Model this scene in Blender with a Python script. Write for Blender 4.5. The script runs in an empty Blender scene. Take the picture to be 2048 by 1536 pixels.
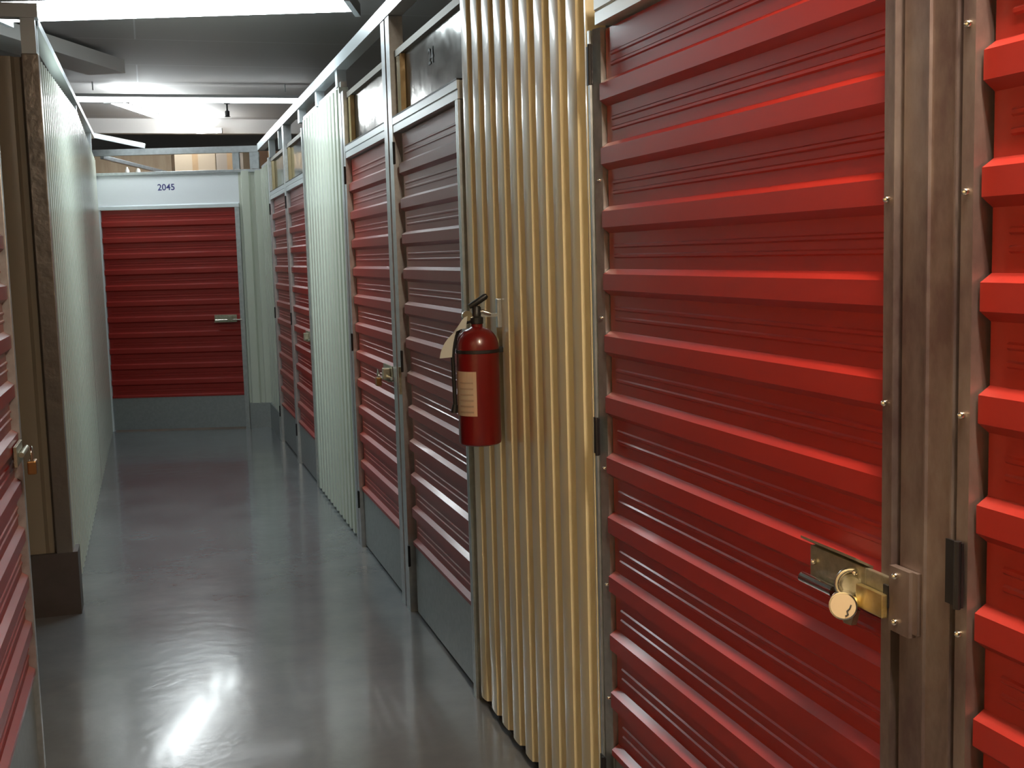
import bpy, bmesh, math, random
from mathutils import Vector, Matrix
random.seed(7)
S = bpy.context.scene
COL = S.collection

# ------------------------------------------------------------------ camera
CAM_H = 1.58
RIGHT = Vector((0.9554376, -0.2939187, -0.0273990))
UP = Vector((0.0583723, 0.0971309, 0.9935584))
FWD = Vector((0.2893641, 0.9508824, -0.1099592))
cd = bpy.data.cameras.new('camera'); cam = bpy.data.objects.new('camera', cd); COL.objects.link(cam)
m = Matrix((RIGHT, UP, -FWD)).transposed().to_4x4(); m.translation = Vector((0, 0, CAM_H))
cam.matrix_world = m
cd.sensor_fit = 'HORIZONTAL'; cd.sensor_width = 36.0; cd.lens = 36.0 * 2350 / 2048
cd.clip_start = 0.02; cd.clip_end = 100
S.camera = cam

# ------------------------------------------------------------------ world, exposure
w = bpy.data.worlds.new('world'); S.world = w; w.use_nodes = True
w.node_tree.nodes['Background'].inputs[0].default_value = (0.6, 0.7, 0.8, 1)
w.node_tree.nodes['Background'].inputs[1].default_value = 0.01
S.view_settings.view_transform = 'Standard'; S.view_settings.look = 'None'
S.view_settings.exposure = 0.0; S.view_settings.gamma = 1.0; S.view_settings.use_curve_mapping = False

TUBE_NEAR = 21.0      # emission of the wrap fixture that crosses the aisle
TUBE_BAND = 8.0
TUBE_FAR = 34.0
WARM_STRENGTH = 260.0   # the warm lamp over the camera's end of the aisle

# ------------------------------------------------------------------ materials
def mat(name, col, rough=0.5, metal=0.0, coat=0.0, noise=0.0, nscale=8.0, col2=None, bump=0.0, bscale=30.0,
        rnoise=0.0, stretch=(1, 1, 1), emit=None, estr=0.0, spec=0.5, coatr=0.1):
    M = bpy.data.materials.new(name); M.use_nodes = True
    nt = M.node_tree; b = nt.nodes['Principled BSDF']
    b.inputs['Base Color'].default_value = (*col, 1)
    b.inputs['Roughness'].default_value = rough
    b.inputs['Metallic'].default_value = metal
    b.inputs['Coat Weight'].default_value = coat
    b.inputs['Coat Roughness'].default_value = coatr
    b.inputs['Specular IOR Level'].default_value = spec
    if emit:
        b.inputs['Emission Color'].default_value = (*emit, 1); b.inputs['Emission Strength'].default_value = estr
    tc = nt.nodes.new('ShaderNodeTexCoord'); mp = nt.nodes.new('ShaderNodeMapping')
    mp.inputs['Scale'].default_value = stretch
    nt.links.new(tc.outputs['Object'], mp.inputs['Vector'])
    if col2:
        n = nt.nodes.new('ShaderNodeTexNoise'); n.inputs['Scale'].default_value = nscale
        n.inputs['Detail'].default_value = 6; n.inputs['Roughness'].default_value = 0.6
        nt.links.new(mp.outputs[0], n.inputs['Vector'])
        r = nt.nodes.new('ShaderNodeValToRGB')
        r.color_ramp.elements[0].position = 0.35; r.color_ramp.elements[1].position = 0.68
        r.color_ramp.elements[0].color = (*col, 1); r.color_ramp.elements[1].color = (*col2, 1)
        nt.links.new(n.outputs['Fac'], r.inputs[0]); nt.links.new(r.outputs[0], b.inputs['Base Color'])
    if rnoise:
        n2 = nt.nodes.new('ShaderNodeTexNoise'); n2.inputs['Scale'].default_value = nscale * 1.7
        n2.inputs['Detail'].default_value = 4
        nt.links.new(mp.outputs[0], n2.inputs['Vector'])
        mr = nt.nodes.new('ShaderNodeMapRange')
        mr.inputs[3].default_value = max(0.02, rough - rnoise); mr.inputs[4].default_value = min(1, rough + rnoise)
        nt.links.new(n2.outputs['Fac'], mr.inputs[0]); nt.links.new(mr.outputs[0], b.inputs['Roughness'])
    if bump:
        n3 = nt.nodes.new('ShaderNodeTexNoise'); n3.inputs['Scale'].default_value = bscale
        n3.inputs['Detail'].default_value = 3
        nt.links.new(mp.outputs[0], n3.inputs['Vector'])
        bp = nt.nodes.new('ShaderNodeBump'); bp.inputs['Strength'].default_value = 1.0
        bp.inputs['Distance'].default_value = bump
        nt.links.new(n3.outputs['Fac'], bp.inputs['Height']); nt.links.new(bp.outputs[0], b.inputs['Normal'])
    return M

RED = mat('red door paint', (0.28, 0.015, 0.010), 0.42, coat=0.22, coatr=0.12, bump=0.0006, bscale=5)
KICK = mat('galvanised kick plate', (0.36, 0.39, 0.40), 0.42, metal=0.75, col2=(0.42, 0.45, 0.46), nscale=40, bump=0.0006, bscale=4, rnoise=0.06)
GALV = mat('galvanised steel', (0.50, 0.53, 0.55), 0.34, metal=0.85, col2=(0.62, 0.65, 0.67), nscale=30, rnoise=0.06)
POSTM = mat('stained galvanised steel', (0.17, 0.115, 0.115), 0.40, metal=0.7, col2=(0.36, 0.30, 0.285), nscale=5, rnoise=0.10, stretch=(2.2, 2.2, 1), bump=0.0003, bscale=30)
SHEET = mat('glossy galvanised sheet', (0.48, 0.47, 0.45), 0.13, metal=0.95, col2=(0.60, 0.60, 0.58), nscale=6, bump=0.010, bscale=2.2, rnoise=0.04)
BEIGE = mat('tan ribbed paint', (0.66, 0.58, 0.37), 0.30, coat=0.4, coatr=0.08, bump=0.0008, bscale=6, stretch=(1, 1, 0.3))
BEIGE_DK = mat('tan end strip', (0.50, 0.38, 0.20), 0.25, metal=0.3, bump=0.002, bscale=22)  # tan folded strip set over one end of the header sheets
WHITE = mat('off white ribbed paint', (0.58, 0.62, 0.54), 0.30, coat=0.3, coatr=0.12, bump=0.0003, bscale=6, stretch=(1, 1, 0.3))
HEADW = mat('white header paint', (0.82, 0.86, 0.90), 0.35, coat=0.2)
WHITEM = mat('white steel channel', (0.74, 0.80, 0.84), 0.3, metal=0.3)
BLACK = mat('black hinge', (0.008, 0.007, 0.009), 0.5)
DARKG = mat('dark gap', (0.015, 0.014, 0.014), 0.9)
CHROME = mat('chrome', (0.75, 0.72, 0.66), 0.14, metal=1.0)
NICKEL = mat('tarnished nickel', (0.38, 0.36, 0.27), 0.36, metal=0.8, col2=(0.52, 0.50, 0.40), nscale=60)
BRASS = mat('brass', (0.62, 0.48, 0.18), 0.30, metal=0.9, col2=(0.72, 0.6, 0.3), nscale=40)
BRASS_DK = mat('dark brass', (0.30, 0.16, 0.06), 0.35, metal=0.8)
CREAM = mat('cream lock face', (0.62, 0.50, 0.34), 0.45)
CEIL = mat('ceiling paint', (0.20, 0.19, 0.185), 0.7, col2=(0.25, 0.24, 0.235), nscale=0.7)
BEAM = mat('beam paint', (0.70, 0.67, 0.65), 0.6)
TAN = mat('plywood partition', (0.40, 0.28, 0.18), 0.7, col2=(0.48, 0.36, 0.24), nscale=3, stretch=(6, 1, 1))
SHELL = mat('storage hall wall', (0.20, 0.17, 0.145), 0.8)
CARD = mat('cardboard', (0.34, 0.21, 0.11), 0.8, col2=(0.40, 0.26, 0.14), nscale=9)
CARD_DK = mat('dark cardboard', (0.12, 0.06, 0.03), 0.8)
PLASTIC = mat('white plastic', (0.7, 0.68, 0.62), 0.4)
EXT_RED = mat('extinguisher red', (0.13, 0.005, 0.005), 0.30, coat=0.4)
EXT_LABEL = mat('extinguisher label', (0.50, 0.33, 0.22), 0.6, col2=(0.42, 0.36, 0.26), nscale=12)
TAG = mat('paper tag', (0.50, 0.52, 0.48), 0.7)
INK = mat('blue ink', (0.05, 0.05, 0.20), 0.5)
INKD = mat('faded grey ink', (0.05, 0.05, 0.05), 0.6)
RUBBER = mat('black rubber', (0.012, 0.012, 0.012), 0.45)
LAMP = mat('lamp tube', (1, 1, 1), 0.5, emit=(0.86, 0.97, 1.0), estr=TUBE_NEAR)
LAMPB = mat('lamp strip', (1, 1, 1), 0.5, emit=(0.92, 0.98, 1.0), estr=TUBE_BAND)
LAMPF = mat('lamp tube far', (1, 1, 1), 0.5, emit=(0.90, 0.98, 1.0), estr=TUBE_FAR)
LAMPW = mat('warm lamp tube', (1, 1, 1), 0.5, emit=(1.0, 0.80, 0.58), estr=WARM_STRENGTH)
HOUS = mat('lamp housing', (0.55, 0.56, 0.56), 0.5)

def floor_mat():
    M = mat('painted concrete', (0.125, 0.132, 0.140), 0.20, col2=(0.175, 0.185, 0.192), nscale=2.2, bump=0.0012, bscale=14, rnoise=0.05, coat=0.3, coatr=0.08)
    return M
FLOORM = floor_mat()

def ceiling_mat():
    M = bpy.data.materials.new('ceiling planks'); M.use_nodes = True
    nt = M.node_tree; b = nt.nodes['Principled BSDF']
    tc = nt.nodes.new('ShaderNodeTexCoord'); br = nt.nodes.new('ShaderNodeTexBrick')
    br.inputs['Scale'].default_value = 1.0
    br.inputs['Brick Width'].default_value = 4.3; br.inputs['Row Height'].default_value = 1.1
    br.inputs['Mortar Size'].default_value = 0.006; br.inputs['Mortar Smooth'].default_value = 0.2
    br.inputs['Color1'].default_value = (0.40, 0.38, 0.37, 1); br.inputs['Color2'].default_value = (0.44, 0.42, 0.41, 1)
    br.inputs['Mortar'].default_value = (0.6, 0.6, 0.6, 1)
    nt.links.new(tc.outputs['Object'], br.inputs['Vector']); nt.links.new(br.outputs['Color'], b.inputs['Base Color'])
    b.inputs['Roughness'].default_value = 0.65
    return M
CEILM = ceiling_mat()

# ------------------------------------------------------------------ mesh helpers
class MB:
    def __init__(self): self.bm = bmesh.new()
    def box(self, x0, x1, y0, y1, z0, z1, bev=0.0, rot=None, piv=None):
        b2 = bmesh.new(); bmesh.ops.create_cube(b2, size=1)
        for v in b2.verts:
            v.co = Vector(((x0 + x1) / 2 + v.co.x * (x1 - x0), (y0 + y1) / 2 + v.co.y * (y1 - y0), (z0 + z1) / 2 + v.co.z * (z1 - z0)))
        if bev: bmesh.ops.bevel(b2, geom=b2.edges[:], offset=bev, segments=2, affect='EDGES', profile=0.6)
        if rot is not None:
            piv = Vector(piv) if piv is not None else Vector(((x0 + x1) / 2, (y0 + y1) / 2, (z0 + z1) / 2))
            for v in b2.verts: v.co = rot @ (v.co - piv) + piv
        self._merge(b2); return self
    def _merge(self, b2):
        me = bpy.data.meshes.new('t'); b2.to_mesh(me); b2.free(); self.bm.from_mesh(me); bpy.data.meshes.remove(me)
    def prism(self, prof, a, b, axis='x', closed=True):
        """extrude a 2-D outline between a and b along the axis; prof pairs are the two other axes in order"""
        bm = self.bm
        def P(t, p):
            if axis == 'x': return Vector((t, p[0], p[1]))
            if axis == 'y': return Vector((p[0], t, p[1]))
            return Vector((p[0], p[1], t))
        A = [bm.verts.new(P(a, p)) for p in prof]; B = [bm.verts.new(P(b, p)) for p in prof]
        n = len(prof)
        for i in range(n if closed else n - 1):
            j = (i + 1) % n
            bm.faces.new((A[i], A[j], B[j], B[i]))
        if closed:
            bm.faces.new(A[::-1]); bm.faces.new(B)
        return self
    def lathe(self, prof, centre=(0, 0, 0), seg=28, mtx=None):
        bm = self.bm; c = Vector(centre); rings = []
        for r, z in prof:
            ring = []
            for k in range(seg):
                t = 2 * math.pi * k / seg
                v = Vector((r * math.cos(t), r * math.sin(t), z))
                if mtx is not None: v = mtx @ v
                ring.append(bm.verts.new(v + c))
            rings.append(ring)
        for a, b in zip(rings, rings[1:]):
            for k in range(seg):
                bm.faces.new((a[k], a[(k + 1) % seg], b[(k + 1) % seg], b[k]))
        bm.faces.new(rings[0][::-1]); bm.faces.new(rings[-1])
        return self
    def tube(self, pts, r, seg=10):
        bm = self.bm; pts = [Vector(p) for p in pts]; rings = []
        prev = None
        for i, p in enumerate(pts):
            d = (pts[min(i + 1, len(pts) - 1)] - pts[max(i - 1, 0)]).normalized()
            if prev is None: u = d.cross(Vector((0, 0, 1)) if abs(d.z) < 0.9 else Vector((1, 0, 0))).normalized()
            else: u = (prev - d * prev.dot(d)).normalized()
            prev = u; v = d.cross(u)
            rr = r[i] if isinstance(r, (list, tuple)) else r
            rings.append([bm.verts.new(p + (u * math.cos(2 * math.pi * k / seg) + v * math.sin(2 * math.pi * k / seg)) * rr) for k in range(seg)])
        for a, b in zip(rings, rings[1:]):
            for k in range(seg): bm.faces.new((a[k], a[(k + 1) % seg], b[(k + 1) % seg], b[k]))
        bm.faces.new(rings[0][::-1]); bm.faces.new(rings[-1])
        return self
    def build(self, name, material, parent=None, smooth=False):
        bm = self.bm
        bmesh.ops.recalc_face_normals(bm, faces=bm.faces[:])
        me = bpy.data.meshes.new(name); bm.to_mesh(me); bm.free()
        if smooth:
            for p in me.polygons: p.use_smooth = True
            try: me.set_sharp_from_angle(angle=math.radians(40))
            except Exception: pass
        o = bpy.data.objects.new(name, me); COL.objects.link(o)
        me.materials.append(material)
        if parent is not None: o.parent = parent
        return o

def tag(o, label=None, cat=None, group=None, kind=None):
    if label: o['label'] = label
    if cat: o['category'] = cat
    if group: o['group'] = group
    if kind: o['kind'] = kind
    return o
def thing(name, label, cat, loc=(0, 0, 0), rz=0.0, group=None, kind=None):
    o = bpy.data.objects.new(name, None); COL.objects.link(o)
    o.location = loc; o.rotation_euler = (0, 0, rz); o.empty_display_size = 0.1
    return tag(o, label, cat, group, kind)
def struct(o, label=None):
    o['kind'] = 'structure'
    if label: o['label'] = label
    return o

# wall frames: local +x to the viewer's right, local -y out of the wall towards the viewer, z up
WX = 1.06                      # plane of the right side of the aisle
LX = -0.445                    # plane of the left side further on
LDX = -0.43                    # plane of the left side near the camera
RR = -math.pi / 2
RL = math.pi / 2
EA = math.atan2(-0.45, 1.5)    # the end wall closes the aisle at a slant
E0 = (-0.44, 11.75)

# ------------------------------------------------------------------ setting
def quadbox(name, x0, x1, y0, y1, z0, z1, m_, label=None):
    return struct(MB().box(x0, x1, y0, y1, z0, z1).build(name, m_), label)
quadbox('floor', -6, 6, -3.2, 20, -0.1, 0, FLOORM, 'glossy grey painted concrete floor of the aisle')
quadbox('ceiling', -6, 6, -3.2, 20, 3.14, 3.24, CEILM, 'dark grey ceiling above the storage units')
quadbox('wall_left_outer', -6.1, -6, -3.2, 20, 0, 3.14, SHELL)
quadbox('wall_right_outer', 6, 6.1, -3.2, 20, 0, 3.14, SHELL)
quadbox('wall_front', -6, 6, -3.3, -3.2, 0, 3.14, SHELL)
quadbox('wall_back', -6, 6, 20, 20.1, 0, 3.14, SHELL)

RIB_P = 0.128
def rib_points(x0, x1, d=0.024, crest=0.068, slope=0.013, phase=0.0):
    """x along the wall (to the viewer's right), y out of it (negative); trough at y=0"""
    pts = [(x0, 0.0)]
    trough = RIB_P - crest - 2 * slope
    x = x0 + phase
    while x < x1:
        arch = [(x + slope + crest * q, -d - 0.0022 * (1 - (2 * q - 1) ** 2)) for q in (0, 0.15, 0.35, 0.65, 0.85, 1)]
        for px, py in [(x, 0.0)] + arch + [(x + 2 * slope + crest, 0.0)]:
            if px > pts[-1][0] + 1e-5 and px < x1 - 1e-5: pts.append((px, py))
        x += RIB_P
    pts.append((x1, 0.0))
    return pts
def ribbed(name, x0, x1, z0, z1, m_, loc, rz, phase=0.0, z1b=None, dents=False, label=None, seam=True):
    """a ribbed steel wall panel, solid behind; z1b gives the top height at the right end when the top slopes"""
    pts = rib_points(x0, x1, phase=phase)
    bm = bmesh.new()
    nz = 40 if dents else 3
    cols = []
    for (px, py) in pts:
        t = (px - x0) / (x1 - x0); top = z1 if z1b is None else z1 + (z1b - z1) * t
        col = []
        for k in range(nz + 1):
            z = z0 + (top - z0) * k / nz
            xx, yy = px, py
            if dents and z < 0.5:
                f = max(0.0, 1 - z / 0.5)
                for (dx, dz, amp, wd) in ((0.16, 0.12, 0.035, 0.07), (0.34, 0.18, 0.02, 0.08), (0.27, 0.30, 0.012, 0.05)):
                    g = math.exp(-((px - x0 - dx) / wd) ** 2 - ((z - dz) / 0.11) ** 2)
                    if py < -0.001: yy += 0.55 * amp * g * 0.6
                    xx -= amp * g
            col.append(bm.verts.new((xx, min(yy, 0.004), z)))
        cols.append(col)
    for a, b in zip(cols, cols[1:]):
        for k in range(nz): bm.faces.new((a[k], b[k], b[k + 1], a[k + 1]))
    # back sheet and edges so that the panel has real thickness
    bk = []
    for (px, t) in ((x0, 0), (x1, 1)):
        top = z1 if z1b is None else z1 + (z1b - z1) * t
        bk.append((bm.verts.new((px, 0.025, z0)), bm.verts.new((px, 0.025, top))))
    bm.faces.new((bk[0][0], bk[0][1], bk[1][1], bk[1][0]))
    bm.faces.new([c[0] for c in cols] + [bk[1][0], bk[0][0]])
    bm.faces.new([c[-1] for c in cols][::-1] + [bk[0][1], bk[1][1]])
    bm.faces.new(cols[0] + [bk[0][1], bk[0][0]])
    bm.faces.new(cols[-1][::-1] + [bk[1][0], bk[1][1]])
    bmesh.ops.recalc_face_normals(bm, faces=bm.faces[:])
    me = bpy.data.meshes.new(name); bm.to_mesh(me); bm.free(); me.materials.append(m_)
    for p in me.polygons: p.use_smooth = True
    me.set_sharp_from_angle(angle=math.radians(28))
    o = bpy.data.objects.new(name, me); COL.objects.link(o)
    o.location = loc; o.rotation_euler = (0, 0, rz)
    return struct(o, label)

# right side, near to far (y values along the aisle)
ribbed('wall_right', 0, 1.215, 0.03, 2.56, BEIGE, (WX, 3.925, 0), RR, phase=0.035, dents=True,
       label='tan ribbed steel panel carrying the fire extinguisher, dented at its foot')
ribbed('wall_right', 0, 1.63, 0.02, 2.50, WHITE, (WX, 8.08, 0), RR, phase=0.03,
       label='off-white ribbed steel panel between the two pairs of red doors')
ribbed('wall_right', 0, 0.80, 0.24, 2.42, WHITE, (WX, 11.27, 0), RR, phase=0.05,
       label='off-white ribbed steel panel in the far right corner')
ribbed('wall_right', 0, 3.1, 0.02, 2.56, BEIGE, (WX, 0.10, 0), RR, label='tan ribbed steel panel behind the camera')
# dark strip filling the gap under the tan panel; its shade is in the colour
struct(MB().box(0, 1.215, 0.0, 0.02, 0, 0.03).build('gap_shade_strip', DARKG)).location = (WX, 3.925, 0)
bpy.data.objects['gap_shade_strip'].rotation_euler = (0, 0, RR)
# left side
ribbed('wall_left', 0, 3.3, 0.0, 2.51, WHITE, (LX, 5.66, 0), RL, phase=0.02, z1b=2.66,
       label='long off-white ribbed steel wall on the left, nearer half')
ribbed('wall_left', 0, 2.80, 0.0, 2.66, WHITE, (LX, 8.96, 0), RL, phase=0.02, z1b=2.55,
       label='long off-white ribbed steel wall on the left, farther half')
ribbed('wall_left', 0, 1.6, 0.28, 2.49, mat('taupe ribbed paint', (0.27, 0.225, 0.165), 0.35, coat=0.3), (-2.06, 5.63, 0), 0, phase=0.05,
       label='tan ribbed end of the left block facing the camera')
ribbed('wall_left', 0, 3.0, 0.02, 2.5, BEIGE, (LDX, -0.6, 0), RL, label='tan ribbed steel panel on the left behind the camera')
# end wall
ribbed('wall_end', 1.34, 1.575, 0.24, 2.42, WHITE, (E0[0], E0[1], 0), EA, phase=0.02,
       label='narrow off-white ribbed panel right of the end door')

def base(name, segs, h, t, m_, label):
    b = MB()
    for (x0, y0, x1, y1) in segs:
        d = Vector((x1 - x0, y1 - y0, 0)); L = d.length; a = math.atan2(d.y, d.x)
        b2 = bmesh.new(); bmesh.ops.create_cube(b2, size=1)
        R_ = Matrix.Rotation(a, 3, 'Z')
        for v in b2.verts:
            v.co = R_ @ Vector(((v.co.x + 0.5) * L, v.co.y * t, (v.co.z + 0.5) * h)) + Vector((x0, y0, 0))
        b._merge(b2)
    return struct(b.build(name, m_), label)
base('baseboard_right', [(0.845, 11.345, 1.045, 11.285), (1.035, 11.29, 1.035, 10.47)], 0.24, 0.02, KICK, 'grey sheet metal base wrapping the far right corner')
base('baseboard_left', [(-2.06, 5.595, -0.385, 5.595), (-0.395, 5.60, -0.395, 5.74)], 0.29, 0.02,
     mat('dark stained base sheet', (0.11, 0.09, 0.085), 0.5, metal=0.5, col2=(0.08, 0.068, 0.064), nscale=6), 'dark stained sheet metal base round the left corner')
# metal corner strip of the left block
struct(MB().box(-0.475, -0.405, 5.585, 5.66, 0.285, 2.50, bev=0.004).build('trim_2', mat('corner strip', (0.34, 0.30, 0.265), 0.28, metal=0.8, bump=0.003, bscale=18)),
       'metal strip covering the corner of the left block')

# ------------------------------------------------------------------ doors
PITCH = 0.149
def slat_profile(z0, z1, first, fine=True):
    """outline of the door skin as (y, z) from the bottom up; ridges stick out to y=-0.020"""
    p = [(0.0, z0)]
    k = 0
    while True:
        zt = first + PITCH * k
        if zt > z1: break
        if zt - 0.070 > p[-1][1] + 0.002:
            if fine and zt - 0.139 > z0:
                # two small stiffening ribs in the recess under this ridge's top neighbour are added below
                pass
            p += [(0.0, zt - 0.064), (-0.018, zt - 0.050)]
        else:
            p += [(-0.018, z0 + 0.001)]
        p += [(-0.018, zt - 0.012), (0.0, zt)]
        if fine:
            for dz in (0.036, 0.060):
                a = zt + dz - 0.011
                if a + 0.012 < z1 and dz < 0.072:
                    p += [(0.0, a), (-0.0035, a + 0.003), (-0.0035, a + 0.008), (0.0, a + 0.011)]
        k += 1
    p.append((0.0, z1))
    return p
def make_door(label, loc, rz, w_, group, latch='plain', top=2.10, first=0.346, kick=0.318, hinges=True, frame=True, handed=1):
    t = thing('storage_unit_door', label, 'door', loc, rz, group, kind='thing')
    st = 0.035
    b = MB()
    for (a, c, fine) in ((0.0, st, False), (st, w_, True)):
        p = slat_profile(kick, top, first, fine)
        b.prism(p + [(0.018, top), (0.018, kick)], a, c, 'x')
    b.build('corrugated_panel', RED, t)
    MB().box(0.0, w_, -0.008, 0.016, 0.014, kick, bev=0.001).build('kick_plate', KICK, t)
    if hinges:
        for z in (2.02, 1.13, 0.265):
            h = MB().box(-0.042, -0.008, -0.034, -0.0305, z - 0.045, z + 0.045)
            h.tube([(-0.014, -0.036, z - 0.047), (-0.014, -0.036, z + 0.047)], 0.005, 10)
            h.build('hinge', BLACK, t)
    if latch == 'plain':
        g = MB().box(w_ - 0.24, w_ - 0.03, -0.030, -0.022, 1.02, 1.085, bev=0.001)
        g.box(w_ - 0.24, w_ - 0.03, -0.050, -0.022, 1.016, 1.020)
        lt = g.build('latch', NICKEL, t)
        MB().tube([(w_ - 0.23, -0.042, 1.035), (w_ + 0.02, -0.042, 1.035)], 0.008, 10).build('slide_bolt', CHROME, lt, True)
        MB().box(w_ - 0.11, w_ - 0.07, -0.062, -0.030, 1.025, 1.075, bev=0.004).build('lock_body', NICKEL, lt)
    return t

def door_on_right(label, y0, y1, group, **k):
    return make_door(label, (WX, y1, 0), RR, y1 - y0, group, **k)

GR = 'red corrugated doors along the right side'
dA = door_on_right('large red corrugated metal door in the foreground with a round-faced lock', 1.507, 2.648, GR, latch='none')
dN = door_on_right('red corrugated door cut off by the right edge, beyond the wide stained post', 0.15, 1.300, GR)
dB = door_on_right('dark red corrugated door directly behind the fire extinguisher', 3.965, 4.985, GR, latch='none')
dC = door_on_right('red corrugated door beside the wide off-white panel, with a latch by the slim post', 5.225, 6.30, GR)
dD = door_on_right('far red corrugated door half hidden by the off-white panel', 8.12, 9.15, GR)
dE = door_on_right('farthest red corrugated door of the right side, next to the corner', 9.26, 10.37, GR, latch='none')
dL = make_door('red corrugated door cut off by the left edge, with a brass padlock', (LDX, 2.62, 0), RL, 1.22, None, latch='none')
dEnd = make_door('red corrugated door closing the far end of the aisle', (E0[0] + 0.045 * math.cos(EA), E0[1] + 0.045 * math.sin(EA), 0), EA, 1.25, None, top=2.085, hinges=False)

# ------------------------------------------------------------------ posts, channels, framing
def box_thing(name, label, cat, boxes, m_, loc, rz, group=None, bev=0.002):
    b = MB()
    for bx in boxes: b.box(*bx, bev=bev)
    o = b.build(name, m_); o.location = loc; o.rotation_euler = (0, 0, rz)
    return tag(o, label, cat, group)
def screw(parent, x, y, z, r=0.007, m_=None):
    R_ = Matrix.Rotation(math.pi / 2, 3, 'X')
    return MB().lathe([(r, 0), (r, 0.002), (r * 0.75, 0.006), (r * 0.2, 0.008)], (x, y, z), 12, R_).build('screw', m_ or CHROME, parent, True)

# wide stained post between the two nearest doors: x local from 1.502 (far edge) to 1.306
P1 = thing('steel_post', 'wide stained metal post between the two nearest red doors', 'post', (WX, 1.502, 0), RR)
def prof_post(prof):
    return MB().prism(prof, 0.0, 2.105, 'z')
prof_post([(0.0, 0.02), (0.0, -0.026), (0.026, -0.026), (0.0275, -0.030), (0.030, -0.030), (0.030, -0.010), (0.040, -0.010),
           (0.041, -0.022), (0.100, -0.024), (0.1015, -0.028), (0.1045, -0.028), (0.106, -0.024), (0.158, -0.022), (0.1595, -0.028), (0.163, -0.028),
           (0.164, -0.010), (0.171, -0.010), (0.172, -0.026), (0.196, -0.026), (0.196, 0.02)]).build('post_body', POSTM, P1)
for x, z in ((0.010, 1.644), (0.008, 1.345), (0.184, 1.645), (0.182, 1.348), (0.182, 1.045), (0.008, 0.72), (0.184, 0.70), (0.184, 1.86)):
    screw(P1, x, -0.026, z, 0.0055)
cp = MB().prism([(0.034, -0.024), (0.034, -0.036), (0.082, -0.036), (0.082, -0.024)], 1.008, 1.106, 'z')
cp.box(0.082, 0.094, -0.030, -0.022, 1.014, 1.106)
cpo = cp.build('catch_plate', POSTM, P1)
screw(cpo, 0.052, -0.036, 1.094, 0.0055); screw(cpo, 0.052, -0.036, 1.024, 0.0055)
MB().box(0.022, 0.034, -0.038, -0.024, 1.040, 1.074).build('slot', BLACK, cpo)

# jamb left of the foreground door
J1 = thing('steel_post', 'narrow grey jamb between the tan ribbed panel and the big foreground door', 'post', (WX, 2.708, 0), RR)
MB().prism([(0.0, 0.02), (0.0, -0.024), (0.012, -0.024), (0.013, -0.014), (0.024, -0.014), (0.025, -0.020), (0.056, -0.012), (0.056, 0.02)], 0, 2.105, 'z').build('post_body', GALV, J1)
for z in (1.42, 1.05, 0.756, 0.463, 1.75): screw(J1, 0.044, -0.014, z, 0.0045)

def post(label, y0, y1, z1, m_=GALV, group=None, d=0.03, z0=0.0):
    wd = y1 - y0
    t = thing('steel_post', label, 'post', (WX, y1, 0), RR, group)
    MB().prism([(0, 0.03), (0, -d), (wd * 0.42, -d), (wd * 0.44, -d + 0.008), (wd * 0.56, -d + 0.008), (wd * 0.58, -d), (wd, -d), (wd, 0.03)], z0, z1, 'z').build('post_body', m_, t)
    return t
post('thin silver jamb between the tan ribbed panel and the door behind the extinguisher', 3.928, 3.962, 2.105)
P2 = post('slim grey post rising to the overhead rail between the two middle doors', 5.04, 5.222, 2.598, GALV)
MB().box(0.150, 0.168, -0.040, -0.028, 0.98, 1.10).build('catch_plate', NICKEL, P2)
post('grey jamb between the off-white panel and the latched door beside it', 6.305, 6.445, 2.46)
post('narrow jamb at the far edge of the off-white panel', 8.082, 8.118, 2.46)
post('thin post between the two far doors of the right side', 9.155, 9.255, 2.598)
post('thin jamb between the farthest right door and the corner panel', 10.372, 10.465, 2.46)
# jambs on the left and the end
box_thing('steel_post', 'bright metal jamb edging the padlocked door on the left', 'post', [(0, 0.035, -0.024, 0.03, 0, 2.5)], GALV, (LDX, 3.842, 0), RL)
box_thing('steel_post', 'white jamb left of the end door', 'post', [(0, 0.042, -0.02, 0.03, 0, 2.10)], WHITEM, (E0[0], E0[1], 0), EA)
box_thing('steel_post', 'grey jamb right of the end door', 'post', [(1.297, 1.338, -0.028, 0.03, 0, 2.085)], GALV, (E0[0], E0[1], 0), EA)

# header sheets above the doors
def header(label, y0, y1, z0, z1, m_, strip=True, lowch=True, cm=WHITEM):
    t = thing('header_panel', label, 'panel', (WX, y1, 0), RR, 'metal header panels above the right-hand doors')
    w_ = y1 - y0
    MB().box(0, w_, 0.006, 0.010, z0 + 0.055, z1).build('sheet', m_, t)
    c = MB().prism([(0.02, z0), (-0.028, z0), (-0.028, z0 + 0.028), (-0.026, z0 + 0.031), (-0.030, z0 + 0.034), (-0.030, z0 + 0.062), (0.02, z0 + 0.062)], 0, w_, 'x')
    c.build('lower_channel', cm, t)
    MB().box(0, w_, -0.031, 0.002, z0 + 0.062, z0 + 0.068).build('gasket', BLACK, t)
    MB().box(0, w_, -0.012, 0.02, z1 - 0.008, z1 + 0.02).build('top_edge', mat('dull edge', (0.25, 0.23, 0.2), 0.5, metal=0.6) if 'dull edge' not in bpy.data.materials else bpy.data.materials['dull edge'], t)
    if strip:
        MB().prism([(0.0, 0.005), (0.0, -0.004), (0.05, -0.012), (0.075, -0.004), (0.13, -0.016), (0.135, 0.005)], z0 + 0.069, z1 - 0.01, 'z').build('end_strip', BEIGE_DK, t)
    return t
hA = header('white-edged header above the big foreground door', 1.306, 2.645, 2.108, 2.50, BEIGE, False)
hB = header('glossy wavy metal header above the door behind the extinguisher', 3.93, 5.035, 2.108, 2.43, SHEET)
hC = header('glossy metal header above the latched middle door', 5.225, 6.30, 2.108, 2.43, SHEET)
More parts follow.
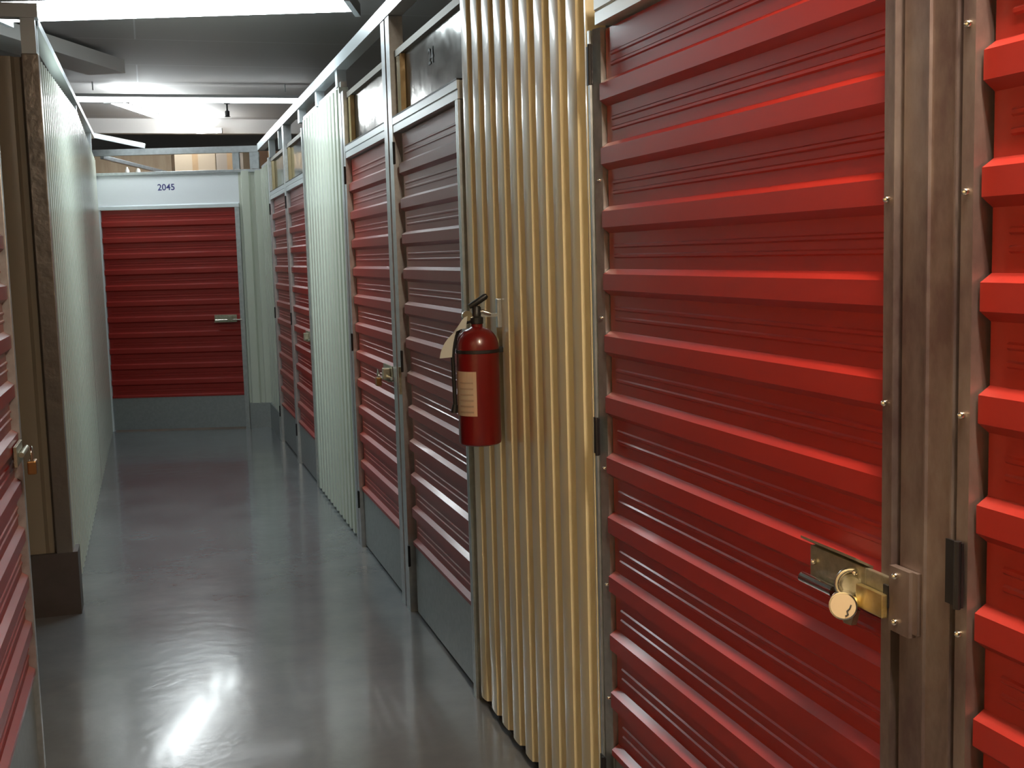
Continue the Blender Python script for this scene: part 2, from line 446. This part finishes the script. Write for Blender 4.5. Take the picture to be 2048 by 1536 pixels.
hD = header('metal header above the half hidden far door', 8.12, 9.15, 2.10, 2.43, SHEET)
hE = header('metal header above the farthest right door', 9.26, 10.37, 2.10, 2.43, SHEET)

def text_on(body, size, parent, loc, m_, ext=0.0006, name='number'):
    cu = bpy.data.curves.new('number', 'FONT'); cu.body = body; cu.size = size; cu.extrude = ext
    cu.align_x = 'CENTER'; cu.align_y = 'CENTER'; cu.offset = size * 0.012
    tmp = bpy.data.objects.new('tmp', cu); COL.objects.link(tmp)
    dg = bpy.context.evaluated_depsgraph_get(); me = bpy.data.meshes.new_from_object(tmp.evaluated_get(dg))
    bpy.data.objects.remove(tmp)
    me.transform(Matrix.Rotation(math.pi / 2, 4, 'X')); me.materials.clear(); me.materials.append(m_)
    o = bpy.data.objects.new(name, me); COL.objects.link(o); o.parent = parent; o.location = loc
    return o
text_on('24', 0.085, hB, (0.60, 0.004, 2.33), INKD)

hEnd = thing('header_panel', 'white header panel marked 2045 above the end door', 'panel', (E0[0], E0[1], 0), EA)
MB().box(0.0, 1.34, 0.0, 0.012, 2.115, 2.405).build('sheet', HEADW, hEnd)
MB().prism([(0.02, 2.088), (-0.026, 2.088), (-0.026, 2.118), (0.0, 2.130), (0.02, 2.130)], 0, 1.337, 'x').build('lower_channel', WHITEM, hEnd)
MB().box(0.0, 1.57, -0.022, 0.03, 2.405, 2.432, bev=0.002).build('top_channel', GALV, hEnd)
text_on('2045', 0.082, hEnd, (0.665, -0.001, 2.285), INK)

# overhead rails with their short studs
def rail(label, length, loc, rz, studs, z0, z1, rise=0.0, m_=WHITEM, low=None):
    t = thing('overhead_rail', label, 'rail', loc, rz)
    def zz(x): return rise * x
    b = MB(); bm = b.bm
    vs = [[bm.verts.new((x, y, z + zz(x))) for (y, z) in ((-0.034, z0), (-0.034, z1), (0.03, z1), (0.03, z1 - 0.004), (-0.029, z1 - 0.004), (-0.029, z0 + 0.004), (0.03, z0 + 0.004), (0.03, z0))] for x in (0, length)]
    n = 8
    for i in range(n): bm.faces.new((vs[0][i], vs[0][(i + 1) % n], vs[1][(i + 1) % n], vs[1][i]))
    bm.faces.new(vs[0][::-1]); bm.faces.new(vs[1])
    b.build('rail_channel', m_, t)
    for (x, zb, w_) in studs:
        s = MB().prism([(x, -0.024), (x + w_, -0.024), (x + w_, 0.026), (x + w_ - 0.003, 0.026), (x + w_ - 0.003, -0.020), (x + 0.003, -0.020), (x + 0.003, 0.026), (x, 0.026)], zb, z0 + 0.002 + zz(x), 'z')
        s.build('stud', m_, t)
    if low:
        for (xa, xb, zl) in low: MB().box(xa, xb, -0.014, 0.02, zl, zl + 0.028).build('lower_channel', GALV, t)
    return t
# right rail: local x = 11.30 - y
rail('long bright steel rail with short studs running above the right-hand doors', 9.9, (WX, 11.30, 0), RR,
     [(11.30 - 6.58, 2.51, 0.07), (11.30 - 7.40, 2.51, 0.06), (11.30 - 8.28, 2.51, 0.07), (11.30 - 9.60, 2.455, 0.05), (11.30 - 10.36, 2.455, 0.06), (11.30 - 3.2, 2.57, 0.06)],
     2.60, 2.662, low=[(11.30 - 8.07, 11.30 - 6.46, 2.502), (11.30 - 11.2, 11.30 - 10.47, 2.422)])
rail('sloping steel rail above the long left wall', 5.95, (LX, 5.80, 0), RL,
     [(0.0, 2.52, 0.06), (3.1, 2.665, 0.05), (5.3, 2.585, 0.05)], 2.652, 2.69, rise=0.0165)
rail('steel rail across the aisle above the end door', 1.54, (E0[0], E0[1] - 0.0, 0), EA,
     [(1.30, 2.435, 0.062), (1.46, 2.435, 0.085)], 2.588, 2.645, m_=GALV)
rail('steel rail above the tan end of the left block', 1.66, (-2.06, 5.66, 0), 0, [(1.585, 2.49, 0.06), (0.3, 2.49, 0.05)], 2.66, 2.72)
def bar(name, label, cat, a, b_, wd, h, m_, group=None):
    a = Vector(a); b_ = Vector(b_); d = (b_ - a); L = d.length; x = d.normalized()
    y = Vector((0, 0, 1)).cross(x).normalized(); z = x.cross(y)
    o = MB().box(0, L, -wd / 2, wd / 2, -h / 2, h / 2, bev=0.002).build(name, m_)
    M4 = Matrix((x, y, z)).transposed().to_4x4(); M4.translation = a
    o.matrix_world = M4
    return tag(o, label, cat, group)
bar('brace', 'light steel brace sloping from the left rail down to the end rail', 'brace', (-0.43, 11.66, 2.775), (0.03, 11.58, 2.668), 0.04, 0.045, WHITEM)
bar('brace', 'darker steel brace below the end rail, running back out of sight', 'brace', (-0.36, 11.775, 2.585), (0.40, 12.9, 2.47), 0.04, 0.035, GALV)

# ------------------------------------------------------------------ ceiling things
def fixture(label, a, b_, z, wd, m_, tubes=1, tube_r=0.016, wrap=False, housing=True, slim=False):
    a = Vector((a[0], a[1], z)); b_ = Vector((b_[0], b_[1], z)); d = b_ - a; L = d.length
    t = thing('fluorescent_light', label, 'ceiling light', a, math.atan2(d.y, d.x))
    if housing:
        if slim: MB().box(0, L, -0.018, 0.018, 0.024, 0.05).build('housing', HOUS, t)
        else: MB().prism([(-wd / 2, 0.03), (wd / 2, 0.03), (wd / 2 - 0.02, 0.085), (-wd / 2 + 0.02, 0.085)], 0, L, 'x').build('housing', HOUS, t)
        for x in (0.25, L - 0.25): MB().tube([(x, 0, 0.08), (x, 0, 3.14 - z)], 0.006, 8).build('hanger', HOUS, t)
    if wrap:
        pr = [(-wd / 2, 0.03)] + [(wd / 2 * math.cos(math.pi + math.pi * k / 10) , 0.03 - 0.05 * math.sin(math.pi * k / 10)) for k in range(11)][1:-1] + [(wd / 2, 0.03)]
        MB().prism(pr, 0.02, L - 0.02, 'x').build('diffuser', m_, t)
        for x0 in (-0.012, L - 0.02): MB().box(x0, x0 + 0.032, -wd / 2 - 0.004, wd / 2 + 0.004, -0.022, 0.05).build('end_cap', HOUS, t)
    else:
        for i in range(tubes):
            y = 0 if tubes == 1 else (-wd * 0.27 + i * wd * 0.54)
            MB().tube([(0.03, y, 0), (L - 0.03, y, 0)], tube_r, 12).build('tube', m_, t, True)
        for x0 in (-0.01, L - 0.03): MB().box(x0, x0 + 0.04, -wd / 2 + 0.01, wd / 2 - 0.01, -0.022, 0.032).build('socket', HOUS, t)
    return t
fixture('big glowing wrap light crossing the aisle at the top of the picture', (-0.75, 7.30), (1.17, 6.68), 2.98, 0.42, LAMP, wrap=True)
fixture('thin straight glowing strip spanning the aisle in front of the slanted light', (-0.62, 10.86), (1.50, 10.80), 2.99, 0.09, LAMPB, tube_r=0.019, slim=True)
fixture('slanted two-tube light above the far end of the aisle', (-0.16, 10.95), (0.72, 13.45), 3.0, 0.30, LAMPF, tubes=2, tube_r=0.024, slim=True)
fixture('warm tube light above the camera end of the aisle', (0.84, 0.05), (0.84, 1.35), 2.95, 0.16, LAMPW, tubes=2, tube_r=0.02)
fixture('added unseen tube light beyond the end wall, brightening the far ceiling', (3.6, 15.6), (3.6, 17.8), 3.0, 0.06, LAMPF, tubes=1, tube_r=0.02, slim=True)  # out-of-view lamp added to lift the dark ceiling past the partition
fixture('added unseen tube light beyond the end wall on the left, brightening the far ceiling', (-2.6, 15.3), (-2.6, 17.5), 3.0, 0.06, LAMPF, tubes=1, tube_r=0.02, slim=True)  # second added lamp, out of view to the left, for the same far ceiling
sp = thing('sprinkler_head', 'small dark sprinkler hanging below the ceiling right of the slanted light', 'sprinkler', (0.83, 12.15, 3.14))
MB().lathe([(0.028, 0), (0.028, -0.008), (0.009, -0.012), (0.009, -0.07), (0.022, -0.08), (0.022, -0.125), (0.010, -0.13)], seg=14).build('pipe', DARKG, sp)
MB().lathe([(0.028, -0.130), (0.028, -0.134)], seg=14).build('deflector', DARKG, sp)
struct(MB().box(-5.9, 5.9, 13.5, 13.62, 2.985, 3.14).build('ceiling_beam', BEAM), 'pale beam across the ceiling beyond the end wall')
bar('duct', 'pale grey duct ending under the ceiling at upper left', 'duct', (-2.6, 4.6, 3.06), (-0.22, 9.55, 3.06), 0.30, 0.10, BEAM)

# ------------------------------------------------------------------ beyond the end wall
struct(MB().box(-5.9, 5.9, 14.2, 14.25, 0, 2.85).build('wall_beyond', TAN), 'plywood partition seen above the end door')
def carton(label, x, y, z, sx, sy, sz, rz, m_):
    t = thing('cardboard_box', label, 'box', (x, y, z), rz, 'cartons stored behind the end wall')
    MB().box(-sx / 2, sx / 2, -sy / 2, sy / 2, 0, sz, bev=0.004).build('carton', m_, t)
    MB().box(-0.03, 0.03, -sy / 2 - 0.001, sy / 2 + 0.001, sz * 0.4, sz + 0.001).build('packing_tape', CARD_DK if m_ is CARD else CARD, t)
    return t
def shelf(x0, x1, y, z):
    t = thing('storage_rack', 'tall storage rack standing behind the end wall', 'rack', (x0, y, 0))
    L = x1 - x0
    MB().box(0, L, -0.3, 0.3, z - 0.03, z).build('shelf_board', CARD, t)
    for (px, py) in ((0.03, -0.27), (L - 0.03, -0.27), (0.03, 0.27), (L - 0.03, 0.27)):
        MB().box(px - 0.02, px + 0.02, py - 0.02, py + 0.02, 0, z - 0.03).build('upright', CARD_DK, t)
shelf(-0.55, 2.2, 13.2, 2.30)
carton('wide cardboard box on the rack behind the end wall, leftmost', -0.12, 13.2, 2.30, 0.72, 0.4, 0.22, 0.0, CARD)
carton('pale cardboard box in the middle of the rack behind the end wall', 0.52, 13.25, 2.30, 0.42, 0.4, 0.44, 0.06, mat('pale card', (0.40, 0.31, 0.22), 0.8))
carton('cardboard box right of the pale one behind the end wall', 0.90, 13.22, 2.30, 0.28, 0.4, 0.43, -0.05, mat('grey brown card', (0.30, 0.24, 0.19), 0.8))
carton('dark brown box at the right of the rack behind the end wall', 1.32, 13.2, 2.30, 0.34, 0.4, 0.45, 0.0, CARD_DK)
for i, (x, l) in enumerate(((-0.16, 'small white plastic bottle on the leftmost carton, left one'), (-0.05, 'small white plastic bottle on the leftmost carton, right one'))):
    o = MB().lathe([(0.022, 0), (0.024, 0.03), (0.012, 0.055), (0.010, 0.07)], seg=14).build('plastic_bottle', PLASTIC, None, True)
    o.location = (x, 13.06, 2.521); tag(o, l, 'bottle')

# ------------------------------------------------------------------ latch and lock of the foreground door
LT = MB()
W0 = 1.141      # width of that door; its local x = 2.648 - y
def lx(y): return 2.648 - y
LT.box(lx(1.69), lx(1.53), -0.034, -0.021, 1.025, 1.085, bev=0.0015)
LT.prism([(-0.021, 1.083), (-0.052, 1.099), (-0.052, 1.103), (-0.021, 1.087)], lx(1.69), lx(1.53), 'x')
LT.box(lx(1.53), lx(1.468), -0.034, -0.026, 1.048, 1.085, bev=0.0015)
lat = LT.build('latch', NICKEL, dA)
for x, z in ((lx(1.675), 1.06), (lx(1.555), 1.072), (lx(1.552), 1.040)): screw(lat, x, -0.034, z, 0.006)
MB().tube([(lx(1.695), -0.045, 1.030), (lx(1.60), -0.045, 1.030)], 0.0095, 14).build('slide_bolt', CHROME, lat, True)
MB().box(lx(1.540), lx(1.470), -0.046, -0.036, 1.024, 1.060, bev=0.002).build('brass_tongue', BRASS, lat)
MB().prism([(lx(1.60), 1.018), (lx(1.535), 1.018), (lx(1.545), 0.992), (lx(1.565), 0.990)], -0.050, -0.040, 'y').build('hasp_tab', NICKEL, lat)
lock = thing('padlock', 'round chrome cylinder lock with a cream face hanging on the foreground door', 'lock', (0, 0, 0))
ax = Vector((-0.62, -0.76, 0.10)).normalized()
q = ax.to_track_quat('Z', 'Y').to_matrix()
c0 = Vector((0.993, 1.541, 1.026))
lock.location = c0
MB().lathe([(0.017, -0.050), (0.0215, -0.046), (0.0225, -0.004), (0.0215, 0.0), (0.0195, 0.0005), (0.0190, -0.002)], mtx=q, seg=36).build('lock_body', CHROME, lock, True)
MB().lathe([(0.0192, -0.003), (0.0192, 0.0004)], mtx=q, seg=36).build('lock_face', CREAM, lock)
MB().tube([q @ Vector(p) for p in ((0.004, -0.015, 0.001), (0.008, -0.012, 0.001), (0.006, -0.007, 0.001), (0.010, -0.003, 0.001), (0.012, 0.003, 0.001))], 0.0012, 6).build('scratch_mark', INKD, lock)
MB().tube([Vector((0.015, 0.0, 0.028)) + q @ Vector((0.024 * math.cos(t), 0.024 * math.sin(t), -0.022)) for t in [math.pi * 2 * k / 24 for k in range(25)]], 0.005, 10).build('lock_collar', CHROME, lock, True)
MB().lathe([(0.018, -0.05), (0.018, -0.015), (0.014, -0.010)], centre=(0.016, 0.004, 0.028), mtx=q, seg=28).build('lock_plug', NICKEL, lock, True)

# padlock on the left door
lt2 = MB().box(1.04, 1.20, -0.030, -0.021, 1.00, 1.06, bev=0.001); lt2 = lt2.build('latch', NICKEL, dL)
MB().tube([(1.08, -0.038, 1.03), (1.235, -0.038, 1.03)], 0.008, 10).build('slide_bolt', NICKEL, lt2, True)
pl = thing('padlock', 'small brass padlock hanging on the door at the left edge', 'lock', (LDX + 0.062, 3.745, 0.985), RL)
MB().box(-0.024, 0.024, -0.013, 0.013, -0.020, 0.022, bev=0.005).build('lock_body', BRASS_DK, pl)
MB().tube([(-0.015, 0, 0.02), (-0.015, 0, 0.045), (-0.010, 0, 0.056), (0, 0, 0.061), (0.010, 0, 0.056), (0.015, 0, 0.045), (0.015, 0, 0.02)], 0.004, 10).build('shackle', CHROME, pl, True)
pc = thing('padlock', 'small dull padlock on the latch of the middle right-hand door', 'lock', (WX - 0.075, 5.36, 1.02), RR)
MB().box(-0.022, 0.022, -0.012, 0.012, -0.030, 0.010, bev=0.005).build('lock_body', BRASS_DK, pc)
MB().tube([(-0.013, 0, 0.008), (-0.013, 0, 0.03), (0, 0, 0.044), (0.013, 0, 0.03), (0.013, 0, 0.008)], 0.004, 10).build('shackle', CHROME, pc, True)

# ------------------------------------------------------------------ fire extinguisher
EX, EY, EZ = 0.957, 3.500, 0.994
ex = thing('fire_extinguisher', 'red fire extinguisher with a white tag hung on the tan ribbed panel', 'fire extinguisher', (EX, EY, EZ), 0)
r = 0.066
cyl = [(0.058, 0.0), (0.064, 0.004), (r, 0.012), (r, 0.30)]
for k in range(1, 9):
    a = k * math.pi / 2 / 9; cyl.append((0.018 + (r - 0.018) * math.cos(a), 0.30 + 0.062 * math.sin(a)))
cyl += [(0.018, 0.366), (0.018, 0.378)]
MB().lathe(cyl, seg=40).build('cylinder', EXT_RED, ex, True)
MB().lathe([(r + 0.0005, 0.286), (r + 0.002, 0.287), (r + 0.002, 0.296), (r + 0.0005, 0.297)], seg=40).build('strap', RUBBER, ex, True)
MB().box(0.05, 0.095, -0.015, 0.015, 0.284, 0.299).build('strap_bracket', RUBBER, ex)
# label: curved patch on the camera's left side
def patch(parent, a0, a1, z0, z1, rad, name, m_):
    bm = bmesh.new(); n = 10; A = []; B = []
    for k in range(n + 1):
        a = a0 + (a1 - a0) * k / n
        for rr, L in ((rad, A), (rad + 0.0008, B)):
            L.append((bm.verts.new((rr * math.cos(a), rr * math.sin(a), z0)), bm.verts.new((rr * math.cos(a), rr * math.sin(a), z1))))
    for k in range(n):
        bm.faces.new((B[k][0], B[k + 1][0], B[k + 1][1], B[k][1])); bm.faces.new((A[k][0], A[k][1], A[k + 1][1], A[k + 1][0]))
        bm.faces.new((A[k][1], B[k][1], B[k + 1][1], A[k + 1][1])); bm.faces.new((A[k][0], A[k + 1][0], B[k + 1][0], B[k][0]))
    for L in (0, n): bm.faces.new((A[L][0], B[L][0], B[L][1], A[L][1]))
    bmesh.ops.recalc_face_normals(bm, faces=bm.faces[:])
    me = bpy.data.meshes.new(name); bm.to_mesh(me); bm.free(); me.materials.append(m_)
    o = bpy.data.objects.new(name, me); COL.objects.link(o); o.parent = parent; return o
view = math.atan2(-EY, -EX)
lb = patch(ex, view - 1.55, view - 0.10, 0.095, 0.232, r + 0.0006, 'instruction_label', EXT_LABEL)
for k in range(6):
    patch(lb, view - 1.0, view - 0.25, 0.105 + 0.018 * k, 0.110 + 0.018 * k, r + 0.0016, 'print_line', mat('label print %d' % k, (0.34, 0.25, 0.18), 0.7))
MB().lathe([(0.016, 0.372), (0.020, 0.376), (0.020, 0.394), (0.014, 0.398), (0.014, 0.425), (0.010, 0.43)], seg=18).build('valve', RUBBER, ex, True)
side = Vector((RIGHT.x, RIGHT.y, 0)).normalized()
def sp_(s, z, d=0.0):  # a point beside the valve: s to the right as seen from the aisle
    f = Vector((-FWD.x, -FWD.y, 0)).normalized()
    p = side * s + f * d; return (p.x, p.y, z)
MB().tube([sp_(-0.022, 0.428), sp_(0.0, 0.440), sp_(0.028, 0.458), sp_(0.034, 0.462)], [0.008, 0.010, 0.010, 0.006], 10).build('squeeze_lever', RUBBER, ex, True)
MB().tube([sp_(-0.01, 0.410), sp_(0.02, 0.412), sp_(0.045, 0.404)], [0.006, 0.007, 0.004], 10).build('carry_handle', CHROME, ex, True)
MB().lathe([(0.016, -0.006), (0.016, 0.006)], centre=sp_(-0.030, 0.400, 0.004), mtx=Matrix.Rotation(math.pi / 2, 3, 'X'), seg=20).build('pressure_gauge', CHROME, ex, True)
MB().tube([sp_(-0.02, 0.385), sp_(-0.045, 0.375), sp_(-0.066, 0.34), sp_(-0.078, 0.28), sp_(-0.076, 0.18), sp_(-0.075, 0.125)], 0.0065, 10).build('hose', RUBBER, ex, True)
MB().tube([sp_(-0.075, 0.125), sp_(-0.079, 0.100)], [0.008, 0.011], 10).build('nozzle', RUBBER, ex, True)
# paper tag
bm = bmesh.new(); f_ = Vector((-FWD.x, -FWD.y, 0)).normalized(); rows = []
for k in range(9):
    t_ = k / 8; s = -0.030 - 0.068 * math.sin(t_ * 1.45); z = 0.382 - 0.115 * (1 - math.cos(t_ * 1.5)) ** 0.9
    c = side * s + f_ * 0.030 + Vector((0, 0, z))
    nx = Vector((side.x * math.cos(t_ * 1.3), side.y * math.cos(t_ * 1.3), math.sin(t_ * 1.3))) * 0.0
    wv = (side * math.sin(t_ * 1.35 + 0.15) + Vector((0, 0, math.cos(t_ * 1.35 + 0.15)))) * 0.019
    rows.append([bm.verts.new(c + wv + f_ * 0.0006), bm.verts.new(c - wv + f_ * 0.0006), bm.verts.new(c - wv - f_ * 0.0006), bm.verts.new(c + wv - f_ * 0.0006)])
for a, b_ in zip(rows, rows[1:]):
    for i in range(4): bm.faces.new((a[i], a[(i + 1) % 4], b_[(i + 1) % 4], b_[i]))
bm.faces.new(rows[0][::-1]); bm.faces.new(rows[-1]); bmesh.ops.recalc_face_normals(bm, faces=bm.faces[:])
me = bpy.data.meshes.new('paper_tag'); bm.to_mesh(me); bm.free(); me.materials.append(TAG)
o = bpy.data.objects.new('paper_tag', me); COL.objects.link(o); o.parent = ex
# bracket on the ribs
MB().box(0.064, 0.079, -0.012, 0.012, 0.36, 0.45, bev=0.003).box(0.01, 0.07, -0.006, 0.006, 0.395, 0.405).build('wall_bracket', GALV, ex)
